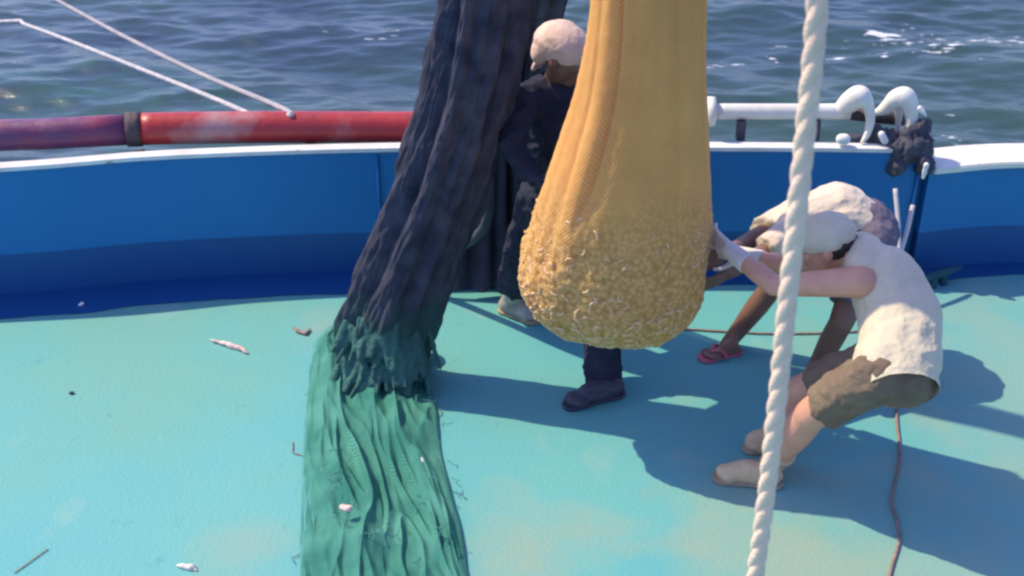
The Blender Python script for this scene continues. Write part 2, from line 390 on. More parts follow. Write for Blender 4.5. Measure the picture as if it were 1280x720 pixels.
bw = empty('bulwark', (0, 5.6, 0), 'blue painted steel bulwark along the far side of the deck, with thin white cap', 'bulwark')
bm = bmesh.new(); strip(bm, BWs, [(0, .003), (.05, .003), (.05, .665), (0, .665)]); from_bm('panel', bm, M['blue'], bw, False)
bm = bmesh.new(); strip(bm, BWs, [(-.010, .670), (.060, .670), (.060, .69), (-.010, .69)]); from_bm('cap_rail', bm, M['white'], bw, False)
bm = bmesh.new(); strip(bm, full, [(.055, -2.2), (.10, -2.2), (.10, .55), (.055, .55)]); from_bm('hull_side', bm, M['hull'], bw, False)
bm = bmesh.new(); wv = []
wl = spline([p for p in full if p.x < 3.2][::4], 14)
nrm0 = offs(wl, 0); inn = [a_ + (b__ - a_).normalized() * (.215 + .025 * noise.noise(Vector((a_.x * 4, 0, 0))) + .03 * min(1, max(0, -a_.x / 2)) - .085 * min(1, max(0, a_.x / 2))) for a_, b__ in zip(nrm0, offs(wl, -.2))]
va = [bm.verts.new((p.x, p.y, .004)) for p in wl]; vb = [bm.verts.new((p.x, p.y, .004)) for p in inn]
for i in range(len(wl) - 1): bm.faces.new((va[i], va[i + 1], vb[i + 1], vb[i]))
from_bm('shade_strip', bm, M['blue'], bw, False)  # wavy blue strip paints the bulwark's shadow along the deck edge
def bw_at(x, line=None):
    line = line or full
    for a, c in zip(line, line[1:]):
        if a.x <= x <= c.x:
            t = (x - a.x) / (c.x - a.x); return a.lerp(c, t), (c - a).normalized()
for xx in (-3.1, -.665, 2.0):
    bm = bmesh.new(); p, t = bw_at(xx); ang = math.atan2(t.y, t.x)
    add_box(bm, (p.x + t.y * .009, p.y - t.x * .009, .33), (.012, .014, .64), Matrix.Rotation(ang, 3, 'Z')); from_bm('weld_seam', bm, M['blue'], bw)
# right gunwale, wider and lower
gw = empty('gunwale', (3, 5.6, 0), 'wide white topped gunwale at the right end beyond the horned fairlead', 'gunwale')
gl = [p for p in BWr if p.x > 2.06]
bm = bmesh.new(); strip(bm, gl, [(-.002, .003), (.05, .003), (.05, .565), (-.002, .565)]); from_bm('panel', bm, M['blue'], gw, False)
bm = bmesh.new(); strip(bm, gl, [(-.05, .567), (.19, .567), (.19, .60), (-.05, .60)])
bmesh.ops.bevel(bm, geom=bm.edges[:], offset=.006, segments=2, affect='EDGES'); from_bm('cap_rail', bm, M['ivory'], gw, False)

# red pipe rail on the left, outboard of the cap
def along(x0, x1, off, z, n=40):
    out = []
    for i in range(n + 1):
        p, t = bw_at(x0 + (x1 - x0) * i / n); out.append(Vector((p.x - t.y * off, p.y + t.x * off, z + .032 * max(0, -.6 - p.x))))
    return out
rr = empty('pipe_rail', (-1.5, 5.75, .7), 'thick red painted pipe rail lying along the bulwark top at left', 'rail')
xj = atz(190, 162, .7).x
bm = bmesh.new(); add_tube(bm, along(-8, xj - .03, .19, .715), .076, 24); from_bm('pipe', bm, M['purple_red'], rr)
bm = bmesh.new(); add_tube(bm, along(xj + .01, .55, .19, .715), .080, 24); from_bm('pipe', bm, M['red'], rr)
bm = bmesh.new(); add_tube(bm, along(xj - .045, xj + .02, .19, .715, 3), .086, 24); from_bm('coupling', bm, M['rust'], rr)
for xx in (xj - .01, -3.6, -1.0, .3):
    bm = bmesh.new(); p, t = bw_at(xx); add_box(bm, (p.x - t.y * .13, p.y + t.x * .13, .60), (.05, .20, .06), Matrix.Rotation(math.atan2(t.y, t.x), 3, 'Z')); from_bm('bracket', bm, M['rust'], rr, False)
# white pipe rail on the right
wr_ = empty('pipe_rail', (1.2, 5.75, .75), 'thin white painted pipe rail running to the horned fairlead at right', 'rail')
x0, x1 = at(893, 140, 5.75).x, at(1062, 140, 5.75).x
wp = [Vector((x0 + (x1 - x0) * i / 12, 5.75, at(893 + 169 * i / 12, 139.5, 5.75).z)) for i in range(13)]
bm = bmesh.new(); add_tube(bm, wp, .040, 20); from_bm('pipe', bm, M['ivory'], wr_)
bm = bmesh.new(); add_tube(bm, [wp[0] - Vector((.035, 0, 0)), wp[0] + Vector((.0, 0, 0))], .075, 24); from_bm('flange', bm, M['ivory'], wr_)
for q in (.2, .75):
    p = wp[0].lerp(wp[-1], q); bm = bmesh.new(); add_box(bm, (p.x, p.y - .03, p.z - .085), (.04, .05, .10)); from_bm('bracket', bm, M['dark'], wr_, False)

# fairlead horns
fl = empty('fairlead', (1.85, 5.7, .6), 'white fairlead of two curved horns at the end of the white pipe', 'fairlead')
def horn(pp, rad):
    pts = spline([at(x, y, Y) for x, y, Y in pp], 8); n = len(pts)
    rr = [np.interp(i / (n - 1), np.linspace(0, 1, len(rad)), rad) for i in range(n)]
    bl = Blob(); bl.chain(pts, rr); bl.build('horn', M['ivory'], fl, .007, 4, .002, (20, 20, 20))
horn([(1050, 139, 5.75), (1062, 128, 5.73), (1074, 121, 5.70), (1084, 130, 5.68), (1088, 150, 5.66), (1084, 168, 5.64), (1077, 178, 5.62)], [.040, .055, .058, .030, .024, .018, .010])
horn([(1089, 143, 5.75), (1104, 137, 5.74), (1120, 124, 5.72), (1131, 122, 5.70), (1138, 136, 5.68), (1139, 153, 5.66), (1136, 168, 5.64)], [.010, .030, .048, .054, .040, .028, .018])
bl = Blob(); bl.chain([at(1124, 136, 5.76), at(1123, 152, 5.74), at(1121, 170, 5.72)], [.025, .016, .012]); bl.build('horn', M['ivory'], fl, .006, 3)
bm = bmesh.new(); add_tube(bm, [at(1058, 142, 5.77), at(1092, 146, 5.78), at(1130, 150, 5.78)], .03, 14); from_bm('axle', bm, M['rust'], fl)
bm = bmesh.new(); add_box(bm, (at(1100, 180, 5.72).x, 5.74, .62), (.36, .16, .10)); bmesh.ops.bevel(bm, geom=bm.edges[:], offset=.012, segments=2, affect='EDGES'); from_bm('base', bm, M['dark'], fl, False)
# dark netting bundle by the fairlead
bl = Blob()
for (x, y, Y, r) in ((1110, 178, 5.66, .07), (1128, 190, 5.60, .08), (1148, 185, 5.60, .08), (1150, 160, 5.64, .055), (1095, 168, 5.70, .05), (1155, 205, 5.55, .05), (1118, 210, 5.56, .045), (1142, 172, 5.62, .07)):
    bl.ball(at(x, y, Y), (r, r * .8, r))
nb = bl.build('net_bundle', M['dark'], None, .008, 3, .022, (22, 22, 14), wr2=.012)
tag(nb, 'dark bunch of netting stuffed on the bulwark below the fairlead horns', 'netting')
# light bits at the bulwark top
def blobthing(name, pts, r, m, label, cat, wr=0, kind=None, group=None, voxel=.005):
    bl = Blob(); bl.chain(pts, r if hasattr(r, '__len__') else [r] * len(pts)); o = bl.build(name, m, None, voxel, 2, wr, (40, 40, 40)); return tag(o, label, cat, group)
blobthing('float', [at(1052, 174, 5.6), at(1056, 174, 5.6)], .028, M['white'], 'small round white float resting on the cap left of the fairlead', 'float')
blobthing('cork', [at(1102, 168, 5.58), at(1106, 176, 5.57)], .018, M['white'], 'small white cork caught under the fairlead between its horns', 'float')
blobthing('rope_end', [at(1158, 206, 5.49), at(1154, 222, 5.49)], [.014, .010], M['white'], 'short frayed white rope end hanging below the netting bundle', 'rope end', .003)
blobthing('rope_scrap', [at(1150, 136, 5.6), at(1157, 144, 5.58)], [.016, .008], M['white'], 'pale rope scrap sticking out above the netting bundle', 'rope scrap', .003)
# two pale sticks leaning in a V
for (a, c, lb) in (((1119, 236), (1124, 318), 'upright pale thin stick leaning on the bulwark behind the crouching men'), ((1141, 257), (1125, 318), 'slanting pale thin stick crossing the upright one at its foot')):
    A = at(*a, 5.47); B = at(*c, 5.28); B2 = B + (B - A).normalized() * .28
    if B2.z < .012: B2 = B + (B - A).normalized() * ((B.z - .012) / max(1e-3, (A.z - B.z)) * (A - B).length)
    o = bmesh.new(); add_tube(o, spline([A, A.lerp(B, .5) + Vector((.004, 0, 0)), B, B2], 6), .012, 8); tag(from_bm('stick', o, M['stick']), lb, 'stick', 'pale sticks by the bulwark')

# scupper pipe / cleat at right foot of bulwark
cl = empty('cleat', atz(1170, 352), 'dark two horned mooring cleat low on deck by the bulwark at right', 'cleat')
c0 = atz(1172, 357); ax = (atz(1195, 345) - atz(1148, 358)).normalized()
bl = Blob(); bl.chain([c0 - ax * .11 + Vector((0, 0, .06)), c0 - ax * .05 + Vector((0, 0, .07)), c0 + ax * .05 + Vector((0, 0, .07)), c0 + ax * .13 + Vector((0, 0, .075))], [.014, .022, .022, .012]); bl.build('horns', M['cable'], cl, .005, 3)
bl = Blob(); bl.cap(c0 - ax * .035, c0 - ax * .03 + Vector((0, 0, .07)), .022, .016); bl.cap(c0 + ax * .035, c0 + ax * .03 + Vector((0, 0, .07)), .022, .016); bl.build('foot', M['cable'], cl, .005, 3)

# ---------------------------------------------------------------- ropes
def rope_thing(name, pts, r, pitch, m, label, cat='rope', n=10, **k):
    bm = bmesh.new(); rope_bm(bm, spline(pts, n), r, pitch, **k); return tag(from_bm(name, bm, m), label, cat)
# foreground hoist rope
top, bot = at(1022, -160, 2.15), at(942, 760, 2.05)
pts = [at(1030, -260, 1.98), at(1022, 0, 1.98), at(1003, 200, 1.975), at(984, 380, 1.97), at(967, 540, 1.97), at(944, 720, 1.97)]
pts.append(Vector((pts[-1].x * .97, 1.97, .25))); pts.append(Vector((pts[-1].x + .05, 1.93, .03)))
rope_thing('rope', pts, .0185, .15, M['rope'], 'thick cream laid rope hanging taut in the foreground, right of centre', seg=10)
# ropes over the side
A = at(304, 139, 5.80)
rope_thing('rope', [A + Vector((0, -.05, -.02)), A, at(170, 84, 6.9), at(38, 33, 8.2), at(0, 27, 8.7), at(-200, 40, 10)], .014, .09, M['rope_sea'], 'clean pale rope stretched over the sea, lower of the two at upper left', 'rope')
B = at(356, 137, 5.80)
rope_thing('rope', [B + Vector((0, -.05, -.02)), B, at(250, 92, 6.8), at(160, 48, 7.8), at(78, 4, 8.9), at(-40, -60, 10.5)], .015, .10, M['rope_old'], 'fuzzy weathered rope stretched over the sea, upper of the two at upper left', 'rope')
# deck lines
rope_thing('cord', [atz(x, y, .006) for x, y in ((1106, 760), (1113, 715), (1124, 676), (1121, 650), (1115, 630), (1117, 612), (1125, 570), (1121, 520), (1126, 488))], .007, .05, M['cord'], 'thin brown cord lying on the deck behind the man in the tank top', 'cord', seg=6)
rope_thing('cord', [atz(x, y, .006) for x, y in ((760, 417), (830, 411), (900, 414), (960, 417), (1040, 416), (1100, 412))], .006, .05, M['cord'], 'thin dark cord lying straight across the deck beside the pink sandal', 'cord', seg=6)

# ---------------------------------------------------------------- bag of catch
BY = 4.24
prof = [(-420, 778, 872), (-300, 762, 876), (-180, 752, 880), (-60, 743, 882), (0, 738, 882), (60, 730, 883), (120, 718, 884), (180, 699, 886), (240, 679, 888), (290, 661, 890), (330, 649, 890), (355, 647, 887), (375, 655, 880), (393, 676, 866), (407, 705, 848), (415, 735, 825), (419, 770, 800)]
rows = []
pp = np.array(prof, float)
ts = np.linspace(0, 1, 330); ys_ = np.interp(ts, np.linspace(0, 1, len(pp)), pp[:, 0])
ls_ = np.interp(ts, np.linspace(0, 1, len(pp)), pp[:, 1]); rs_ = np.interp(ts, np.linspace(0, 1, len(pp)), pp[:, 2])
kern = np.ones(17) / 17
def sm(a): return np.convolve(np.pad(a, 8, mode='reflect', reflect_type='odd'), kern, 'valid')
ys_, ls_, rs_ = sm(ys_), sm(ls_), sm(rs_)
NU = 300; P = []; BAGN = []
for j, (y, l, r) in enumerate(zip(ys_, ls_, rs_)):
    a, c = at(l, y, BY), at(r, y, BY); cx, rx, z = (a.x + c.x) / 2, (c.x - a.x) / 2, (a.z + c.z) / 2
    low = min(1, max(0, (1.24 + .06 * math.sin(z * 9) - z) / .42)); row = []
    ths = 1.5 * math.pi - (.62 + .12 * math.sin(z * 3))      # seam azimuth, on the near left
    for i in range(NU):
        th = 2 * math.pi * i / NU
        q = Vector((math.cos(th) * 2, math.sin(th) * 2, z * 2.2))
        d = .030 * noise.noise(q * .9) * (.4 + low) + .010 * noise.noise(Vector((math.cos(th) * 5, math.sin(th) * 5, z * 1.2)))
        p3 = Vector((math.cos(th) * rx * 30, math.sin(th) * rx * 30, z * 30))
        p4 = Vector((p3.x, p3.y, p3.z * .62)) + noise.noise_vector(p3 * .25) * 1.2; cell = noise.voronoi(p4 * 1.25)[0]; cel2 = noise.voronoi(p4 * 2.3 + Vector((9, 2, 4)))[0]; lf = .55 + .45 * math.cos(th - 1.25 * math.pi)
        pres = min(1, max(0, low * 1.5 - .55 + 1.3 * noise.noise(p3 * .22))) * min(1, low * 3)
        d += pres * (.22 + .78 * lf) * (.014 * (.55 - cell[0]) + .007 * (.5 - cel2[0]) + .007 * noise.noise(p3 * 1.9)) + low * .012 * noise.noise(p3 * .3)
        d += .002 * noise.noise(p3 * 1.2)
        # long seam fold
        s = (th - ths + math.pi) % (2 * math.pi) - math.pi
        up = min(1, max(0, (z - .98) / .2))
        d += up * (-.018 * math.exp(-(s / .045) ** 2) + .014 / (1 + math.exp(s / .05)) * math.exp(-(s / .8) ** 2))
        for sk, am in ((.55, .006), (1.2, .007), (-1.0, .006), (2.3, .008), (3.0, .006)):
            ss = (th - 1.5 * math.pi - sk - .1 * math.sin(z * 2 + sk) + math.pi) % (2 * math.pi) - math.pi
            d -= up * am * math.exp(-(ss / .06) ** 2)
        rad = max(.0, 1 + d / max(rx, .12))
        row.append((cx + math.cos(th) * rx * rad, BY + math.sin(th) * rx * .76 * rad, z))
    P.append(row)
P = np.array(P)
bag = empty('catch_bag', (.43, 4.24, 0), 'bulging orange netting bag packed with shrimp, hanging above the deck', 'fishing bag')
# close bottom
cen = P[-1].mean(0); ex = []
for f in (.66, .33, .02): ex.append(cen + (P[-1] - cen) * f + np.array([0, 0, -.018 * (1 - f * f)]))
P2 = np.concatenate([P, np.array(ex)])
nt = M['bag'].node_tree; b = nt.nodes['Principled BSDF']
tc = nt.nodes.new('ShaderNodeTexCoord'); sx = nt.nodes.new('ShaderNodeSeparateXYZ'); nt.links.new(tc.outputs['Object'], sx.inputs[0])
mr = nt.nodes.new('ShaderNodeMapRange'); mr.inputs[1].default_value = 1.22; mr.inputs[2].default_value = .92; nt.links.new(sx.outputs[2], mr.inputs[0])
vo = nt.nodes.new('ShaderNodeTexVoronoi'); vo.inputs['Scale'].default_value = 50; nt.links.new(tc.outputs['Object'], vo.inputs[0])
cr = nt.nodes.new('ShaderNodeValToRGB'); cr.color_ramp.elements[0].color = (.86, .50, .20, 1); cr.color_ramp.elements[1].color = (.56, .28, .08, 1); cr.color_ramp.elements[1].position = .8
nt.links.new(vo.outputs['Distance'], cr.inputs[0])
mx = nt.nodes.new('ShaderNodeMix'); mx.data_type = 'RGBA'; old = b.inputs['Base Color'].links[0].from_socket
nt.links.new(mr.outputs[0], mx.inputs[0]); nt.links.new(old, mx.inputs[6]); nt.links.new(cr.outputs[0], mx.inputs[7]); nt.links.new(mx.outputs[2], b.inputs['Base Color'])
grid_mesh('netting', P2, M['bag'], bag, close_u=True)
# shrimp showing through the mesh, in the full lower part
bm = bmesh.new(); rng = random.Random(5); made = 0
while made < 520:
    j = rng.randrange(150, 316); i = rng.randrange(NU); z = P[j][i][2]
    if rng.random() > .25 + .75 * (.5 + .5 * math.cos(2 * math.pi * i / NU - 1.25 * math.pi)) or z > 1.15 or rng.random() < max(0, (z - .6) / .55): continue
    p = Vector(P[j][i]); a = Vector(P[j][(i + 2) % NU]) - Vector(P[j][i - 2]); c = Vector(P[min(329, j + 2)][i]) - Vector(P[j - 2][i])
    nn = a.cross(c); 
    if nn.length < 1e-9: continue
    nn.normalize(); 
    if nn.dot(p - Vector((.43, BY, z))) < 0: nn = -nn
    t = (a.normalized() * math.cos(rng.random() * 6.28) + c.normalized() * math.sin(rng.random() * 6.28)).normalized()
    s_ = nn.cross(t); L = rng.uniform(.012, .024); rd = rng.uniform(.003, .006)
    arc = [p + nn * (-.001 + rng.uniform(-.001, .002)) + t * (L * (k - 2) / 2) + s_ * (L * .5 * ((k - 2) / 2) ** 2) for k in range(5)]
    add_tube(bm, arc, [rd * .4, rd, rd * 1.05, rd * .8, rd * .25], 6); made += 1
tag(from_bm('catch', bm, M['shrimp'], bag), kind='stuff')
# lift strap above
bm = bmesh.new(); rope_bm(bm, [Vector((P[0][:, 0].mean(), BY, P[0][0][2] - .02)), Vector((P[0][:, 0].mean() + .03, BY, P[0][0][2] + 1.6))], .03, .14); from_bm('strap', bm, M['rope'], bag)

# ---------------------------------------------------------------- trawl net
tn = empty('trawl_net', atz(480, 470), 'dark hanging trawl net ending in crumpled green netting spread on the deck', 'fishing net')
def bundle(name, rows, m, seed, folds=9, amp=.22, flat=.75, nu=220, nv=300, sharp=1.0):
    rows = np.array(rows, float); t = np.linspace(0, 1, nv); k = np.linspace(0, 1, len(rows))
    C = [np.interp(t, k, rows[:, q]) for q in range(4)]
    C = [np.convolve(np.pad(a, 12, mode='reflect', reflect_type='odd'), np.ones(25) / 25, 'valid') for a in C]
    P = []
    rr = np.random.RandomState(seed); ph = rr.rand(12) * 6.28
    for y, l, r, Y in zip(*C):
        a, c = at(l, y, Y), at(r, y, Y); cx, rx, z = (a.x + c.x) / 2, (c.x - a.x) / 2, (a.z + c.z) / 2; row = []
        for i in range(nu):
            th = 2 * math.pi * i / nu
            tw = th + .5 * math.sin(z * 1.3 + seed) + .25 * z
            d = 0
            for q, f in enumerate((folds, folds * 1.7, folds * .5)):
                d += amp * (1, .5, .8)[q] * (abs(math.sin(f * tw / 2 + ph[q] + .9 * noise.noise(Vector((math.cos(th), math.sin(th), z * 1.1 + q * 9))))) - .6)
            d += amp * .8 * noise.noise(Vector((math.cos(th) * 3, math.sin(th) * 3, z * 4 + seed))) + amp * .35 * noise.noise(Vector((math.cos(th) * 12, math.sin(th) * 12, z * 14 + seed)))
            rad = rx * (.92 + d * .8)
            row.append((cx + math.cos(th) * rad, Y + math.sin(th) * rad * flat, max(.01, z + .0)))
        P.append(row)
    return grid_mesh(name, P, m, tn, close_u=True)
bundle('net_body', [(-420, 590, 700, 4.60), (-150, 570, 680, 4.60), (0, 553, 664, 4.60), (90, 534, 646, 4.60), (180, 507, 622, 4.60), (260, 480, 596, 4.60), (320, 455, 574, 4.60), (365, 436, 556, 4.60), (400, 424, 548, 4.60), (430, 420, 540, 4.60), (462, 424, 534, 4.60)], M['net_dark'], 3, 8, .24, flat=.6)
bundle('net_body', [(-300, 612, 690, 4.68), (0, 590, 668, 4.68), (90, 574, 655, 4.68), (180, 556, 632, 4.67), (260, 530, 606, 4.67), (330, 506, 578, 4.67), (380, 498, 560, 4.66), (430, 490, 545, 4.64), (456, 486, 536, 4.64)], M['net_dark'], 8, 6, .24, flat=.5)
# loose fold hanging behind against the bulwark
def sheet(name, rows, m, seed, amp=.05, freq=5, nu=160, nv=200, parent=tn):
    rows = np.array(rows, float); t = np.linspace(0, 1, nv); k = np.linspace(0, 1, len(rows)); P = []
    C = [np.interp(t, k, rows[:, q]) for q in range(4)]
    C = [np.convolve(np.pad(a, 8, mode='reflect', reflect_type='odd'), np.ones(17) / 17, 'valid') for a in C]
    for y, l, r, Y in zip(*C):
        row = []
        for i in range(nu):
            s = i / (nu - 1); p = at(l + (r - l) * s, y, Y)
            w = amp * (abs(math.sin(math.pi * freq * s + 1.4 * noise.noise(Vector((s * 2, p.z * .9, seed))))) - .6) + amp * .6 * noise.noise(Vector((s * 6, p.z * 2.5, seed)))
            row.append((p.x + w * .3, p.y - w, max(p.z, .012)))
        P.append(row)
    return grid_mesh(name, P, m, parent)
sheet('net_fold', [(-420, 640, 760, 5.05), (-100, 620, 745, 5.08), (0, 608, 712, 5.1), (60, 602, 694, 5.14), (110, 596, 684, 5.2), (180, 588, 664, 5.3), (240, 578, 676, 5.38), (300, 566, 690, 5.38), (362, 558, 700, 5.30)], M['net_fold'], 4, .06, 5)
sheet('net_fold', [(-420, 650, 700, 5.03), (0, 616, 670, 5.1), (120, 598, 660, 5.2), (200, 586, 664, 5.4), (300, 566, 692, 5.44), (352, 560, 700, 5.42)], M['net_fold'], 9, .04, 7)

bm = bmesh.new(); add_tube(bm, spline([Vector(p) for p in ((-.52, 5.40, .05), (-.41, 5.33, .15), (-.27, 5.17, .34), (-.12, 4.97, .58), (-.10, 4.92, .9))], 6), .024, 10); from_bm('shadow_rope', bm, M['dark'], tn)  # unseen rope added behind the net to cast a slanting deck shadow
# green netting spread on deck
def green(name, outline, m, seed, h, nu=260, nv=360, lift=.0):
    o = np.array(outline, float); t = np.linspace(0, 1, nv); k = np.linspace(0, 1, len(o)); P = []
    Y_, L_, R_ = [np.interp(t, k, o[:, q]) for q in range(3)]
    for v, (y, l, r) in enumerate(zip(Y_, L_, R_)):
        row = []; tt = v / (nv - 1)
        for i in range(nu):
            s = i / (nu - 1); wob = 7 * noise.noise(Vector((tt * 7, seed, 0 if s < .5 else 5)))
            base = atz(l + wob + (r - l) * s, y, 0)
            x = s * 6.5 - 3.2 * tt + 2.0 * noise.noise(Vector((s * 2.2, tt * 2.6, seed)))
            rid = 1 - abs(math.sin(x * .9)); rid2 = 1 - abs(math.sin(x * 2.1 + 1.7 + 3.4 * noise.noise(Vector((s * 3.2, tt * 4.2, seed + 3)))))
            env = math.sin(math.pi * min(1, max(0, s))) ** .45
            bump_ = .5 + .5 * noise.noise(Vector((s * 3.5, tt * 5, seed + 8)))
            rid3 = 1 - abs(noise.noise(Vector((s * 9 - tt * 5, tt * 7, seed + 20)))) * 3.2
            z = lift * env + h * env * (.40 * rid ** 1.5 + .40 * rid2 ** 2 * bump_ + .45 * bump_ + .22 * max(0, rid3)) + .007 * env * noise.noise(Vector((s * 20, tt * 24, seed)))
            z *= min(1, .55 + 2 * tt) 
            row.append((base.x, base.y + z * .25, .012 + max(0, z)))
        P.append(row)
    return grid_mesh(name, P, m, tn)
M['net_pale'] = net_mat('pale_green_twine', (.10, .40, .36), (.14, .46, .42), (50, 170), .42, .9, 9)
green('green_netting', [(404, 430, 470), (420, 408, 500), (435, 398, 520), (470, 390, 532), (520, 385, 545), (570, 382, 553), (630, 379, 566), (680, 378, 578), (730, 377, 590), (800, 372, 606), (900, 360, 620)], M['net_green'], 5, .105)
green('green_netting', [(400, 418, 446), (420, 400, 462), (440, 390, 476), (470, 384, 480), (530, 380, 470), (600, 377, 450), (680, 374, 440), (760, 372, 450)], M['net_pale'], 12, .02)
bm = bmesh.new(); rg = random.Random(11)
for k in range(30):
    x0_, y0_ = rg.uniform(390, 560), rg.uniform(470, 730); p = atz(x0_, y0_, 0)
    side = k < 4
    if side: x0_ = 382 - rg.random() * 4 if k % 2 else np.interp(y0_, [470, 570, 730], [534, 556, 592]); p = atz(x0_, y0_, 0)
    a = rg.uniform(-2.2, -.9) if not side else rg.uniform(0, 6.28); L = rg.uniform(.04, .11); sp = []
    for q in range(5): sp.append(Vector((p.x + math.cos(a) * L * q / 4, p.y + math.sin(a) * L * q / 4, (.006 if side else .085 + rg.uniform(0, .03))))); a += rg.uniform(-.5, .5)
    add_tube(bm, sp, .0018, 5)
tag(from_bm('loose_twine', bm, M['knot2'], tn), kind='stuff')
# knot where it gathers
bl = Blob(); rk = random.Random(4)
for k in range(64):
    t = rk.random() ** .8; y0 = 392 + 70 * t; w = .9 + .15 * t
    x0 = 484 - (10 * t) + rk.uniform(-1, 1) * 56 * w; e = abs(x0 - 482) / 60
    Y0 = 4.50 + .10 * e * e - .05 * t; L = rk.uniform(.10, .22)
    p = at(x0, y0, Y0); p.z = max(p.z, .07); dr = Vector((rk.uniform(-.5, .35), -.25 - .3 * t, -1)).normalized()
    q = p + dr * L * .5; r_ = q + (dr + Vector((rk.uniform(-.3, .3), -.3, .1))).normalized() * L * .5
    q.z = max(q.z, .03); r_.z = max(r_.z, .03); a_ = rk.uniform(.010, .026)
    bl.chain([p, q, r_], [a_ * .7, a_, a_ * .6])
for (x, y, r) in ((455, 432, .07), (490, 440, .08), (520, 438, .07), (470, 470, .05), (512, 474, .045)):
    p = atz(x, y + 10, 0); bl.ball(p + Vector((0, 0, r * .9)), (r * 1.1, r, r))
M['knot'] = mat('knotted_twine', (.025, .085, .08), .8, (.045, .16, .13), 9, 5, bump=.9, bscale=60)
bl.build('gathered_knot', M['knot'], tn, .0065, 3, .005, (20, 20, 8), wr2=.003)

# ---------------------------------------------------------------- people
def basis(fwd, up):
    f = Vector(fwd).normalized(); u = Vector(up); u = (u - f * u.dot(f)).normalized(); l = u.cross(f)   # l = left
    return f, u, l
def add_head(bl, c, fwd, up, s=1.0):
    f, u, l = basis(fwd, up); rot = Matrix((f, l, u)).transposed()
    W = lambda x, y, z: c + (f * x + l * y + u * z) * s
    bl.ball(W(-.008, 0, .03), (.098 * s, .076 * s, .092 * s), rot)
    bl.ball(W(.022, 0, -.03), (.072 * s, .060 * s, .082 * s), rot)
    bl.ball(W(.062, 0, -.085), (.030 * s, .034 * s, .026 * s), rot)       # chin
    bl.cap(W(.084, 0, .018), W(.108, 0, -.022), .009 * s, .014 * s)           # nose
    bl.ball(W(.100, .011, -.026), (.010 * s,) * 3); bl.ball(W(.100, -.011, -.026), (.010 * s,) * 3)
    bl.cap(W(.084, .036, .032), W(.090, .012, .030), .011 * s); bl.cap(W(.084, -.036, .032), W(.090, -.012, .030), .011 * s)   # brow
    bl.cap(W(.085, .018, -.052), W(.085, -.018, -.052), .010 * s); bl.cap(W(.083, .015, -.062), W(.083, -.015, -.062), .010 * s)   # lips
    for q in (1, -1):
        bl.ball(W(.070, .040 * q, -.015), (.022 * s, .020 * s, .022 * s), rot)    # cheek
        bl.ball(W(-.006, .080 * q, -.005), (.020 * s, .010 * s, .032 * s), rot)   # ear
    def pick(p, idx_eye=1, idx_lip=2, idx_hair=3):
        d = Vector(p) - c; x, y, z = d.dot(f) / s, d.dot(l) / s, d.dot(u) / s
        if abs(x) > .14 or abs(y) > .1 or abs(z) > .14: return 0
        if x > .06 and ((abs(y) - .031) / .013) ** 2 + ((z - .010) / .007) ** 2 < 1: return idx_eye
        if x > .07 and abs(y) < .024 and abs(z + .057) < .011: return idx_lip
        if x > .07 and 0.014 < abs(y) < .046 and abs(z - .036) < .006: return idx_hair
        return 0
    return W, rot, pick
def add_hair(W, rot, s, parent, name='hair', low=0):
    bl = Blob(); bl.ball(W(-.022, 0, .036), (.100 * s, .086 * s, .096 * s), rot); bl.ball(W(-.045, 0, -.015), (.062 * s, .074 * s, .07 * s), rot)
    return bl.build(name, M['hair'], parent, .005, 2, .004, (60, 60, 60))
def add_hand(bl, wrist, dirn, pn, thumb_side, curl=.5, s=1.0, spread=.16, fr=.0088):
    """dirn: wrist->knuckles; pn: palm normal (the side fingers curl to); thumb_side +-1 along dirn x pn"""
    d = Vector(dirn).normalized(); n = Vector(pn); n = (n - d * n.dot(d)).normalized(); sd = d.cross(n) * thumb_side
    W = lambda x, y, z: wrist + (d * x + sd * y + n * z) * s
    for y in (-.030, -.010, .010, .030): bl.cap(W(.005, y * .65, 0), W(.085, y, 0), .0135 * s, .0115 * s)
    bl.cap(W(.02, -.01, .004), W(.06, -.01, .004), .018 * s)
    for y, L in ((.032, .072), (.011, .080), (-.011, .075), (-.032, .060)):
        p = W(.085, y, 0); a = .15; dd = d * math.cos(a) + n * math.sin(a) + sd * (y * spread / .03 * .6)
        for seg, fl in enumerate((.45, .32, .23)):
            ang = curl * (.5, 1.3, 2.0)[seg]; v = (d * math.cos(ang) + n * math.sin(ang) + sd * (y * spread / .03 * .5)).normalized()
            q = p + v * L * fl * s * 1.05; bl.cap(p, q, fr * s * (1, .95, .88)[seg], fr * s * (.95, .88, .75)[seg]); p = q
    p0 = W(.018, .026, .004); p1 = W(.045, .056, .016); p2 = W(.066, .066, .032 + .02 * curl); p3 = W(.084, .064, .044 + .03 * curl)
    bl.cap(p0, p1, .014 * s, .0115 * s); bl.cap(p1, p2, .0108 * s, .0098 * s); bl.cap(p2, p3, .0098 * s, .0078 * s)
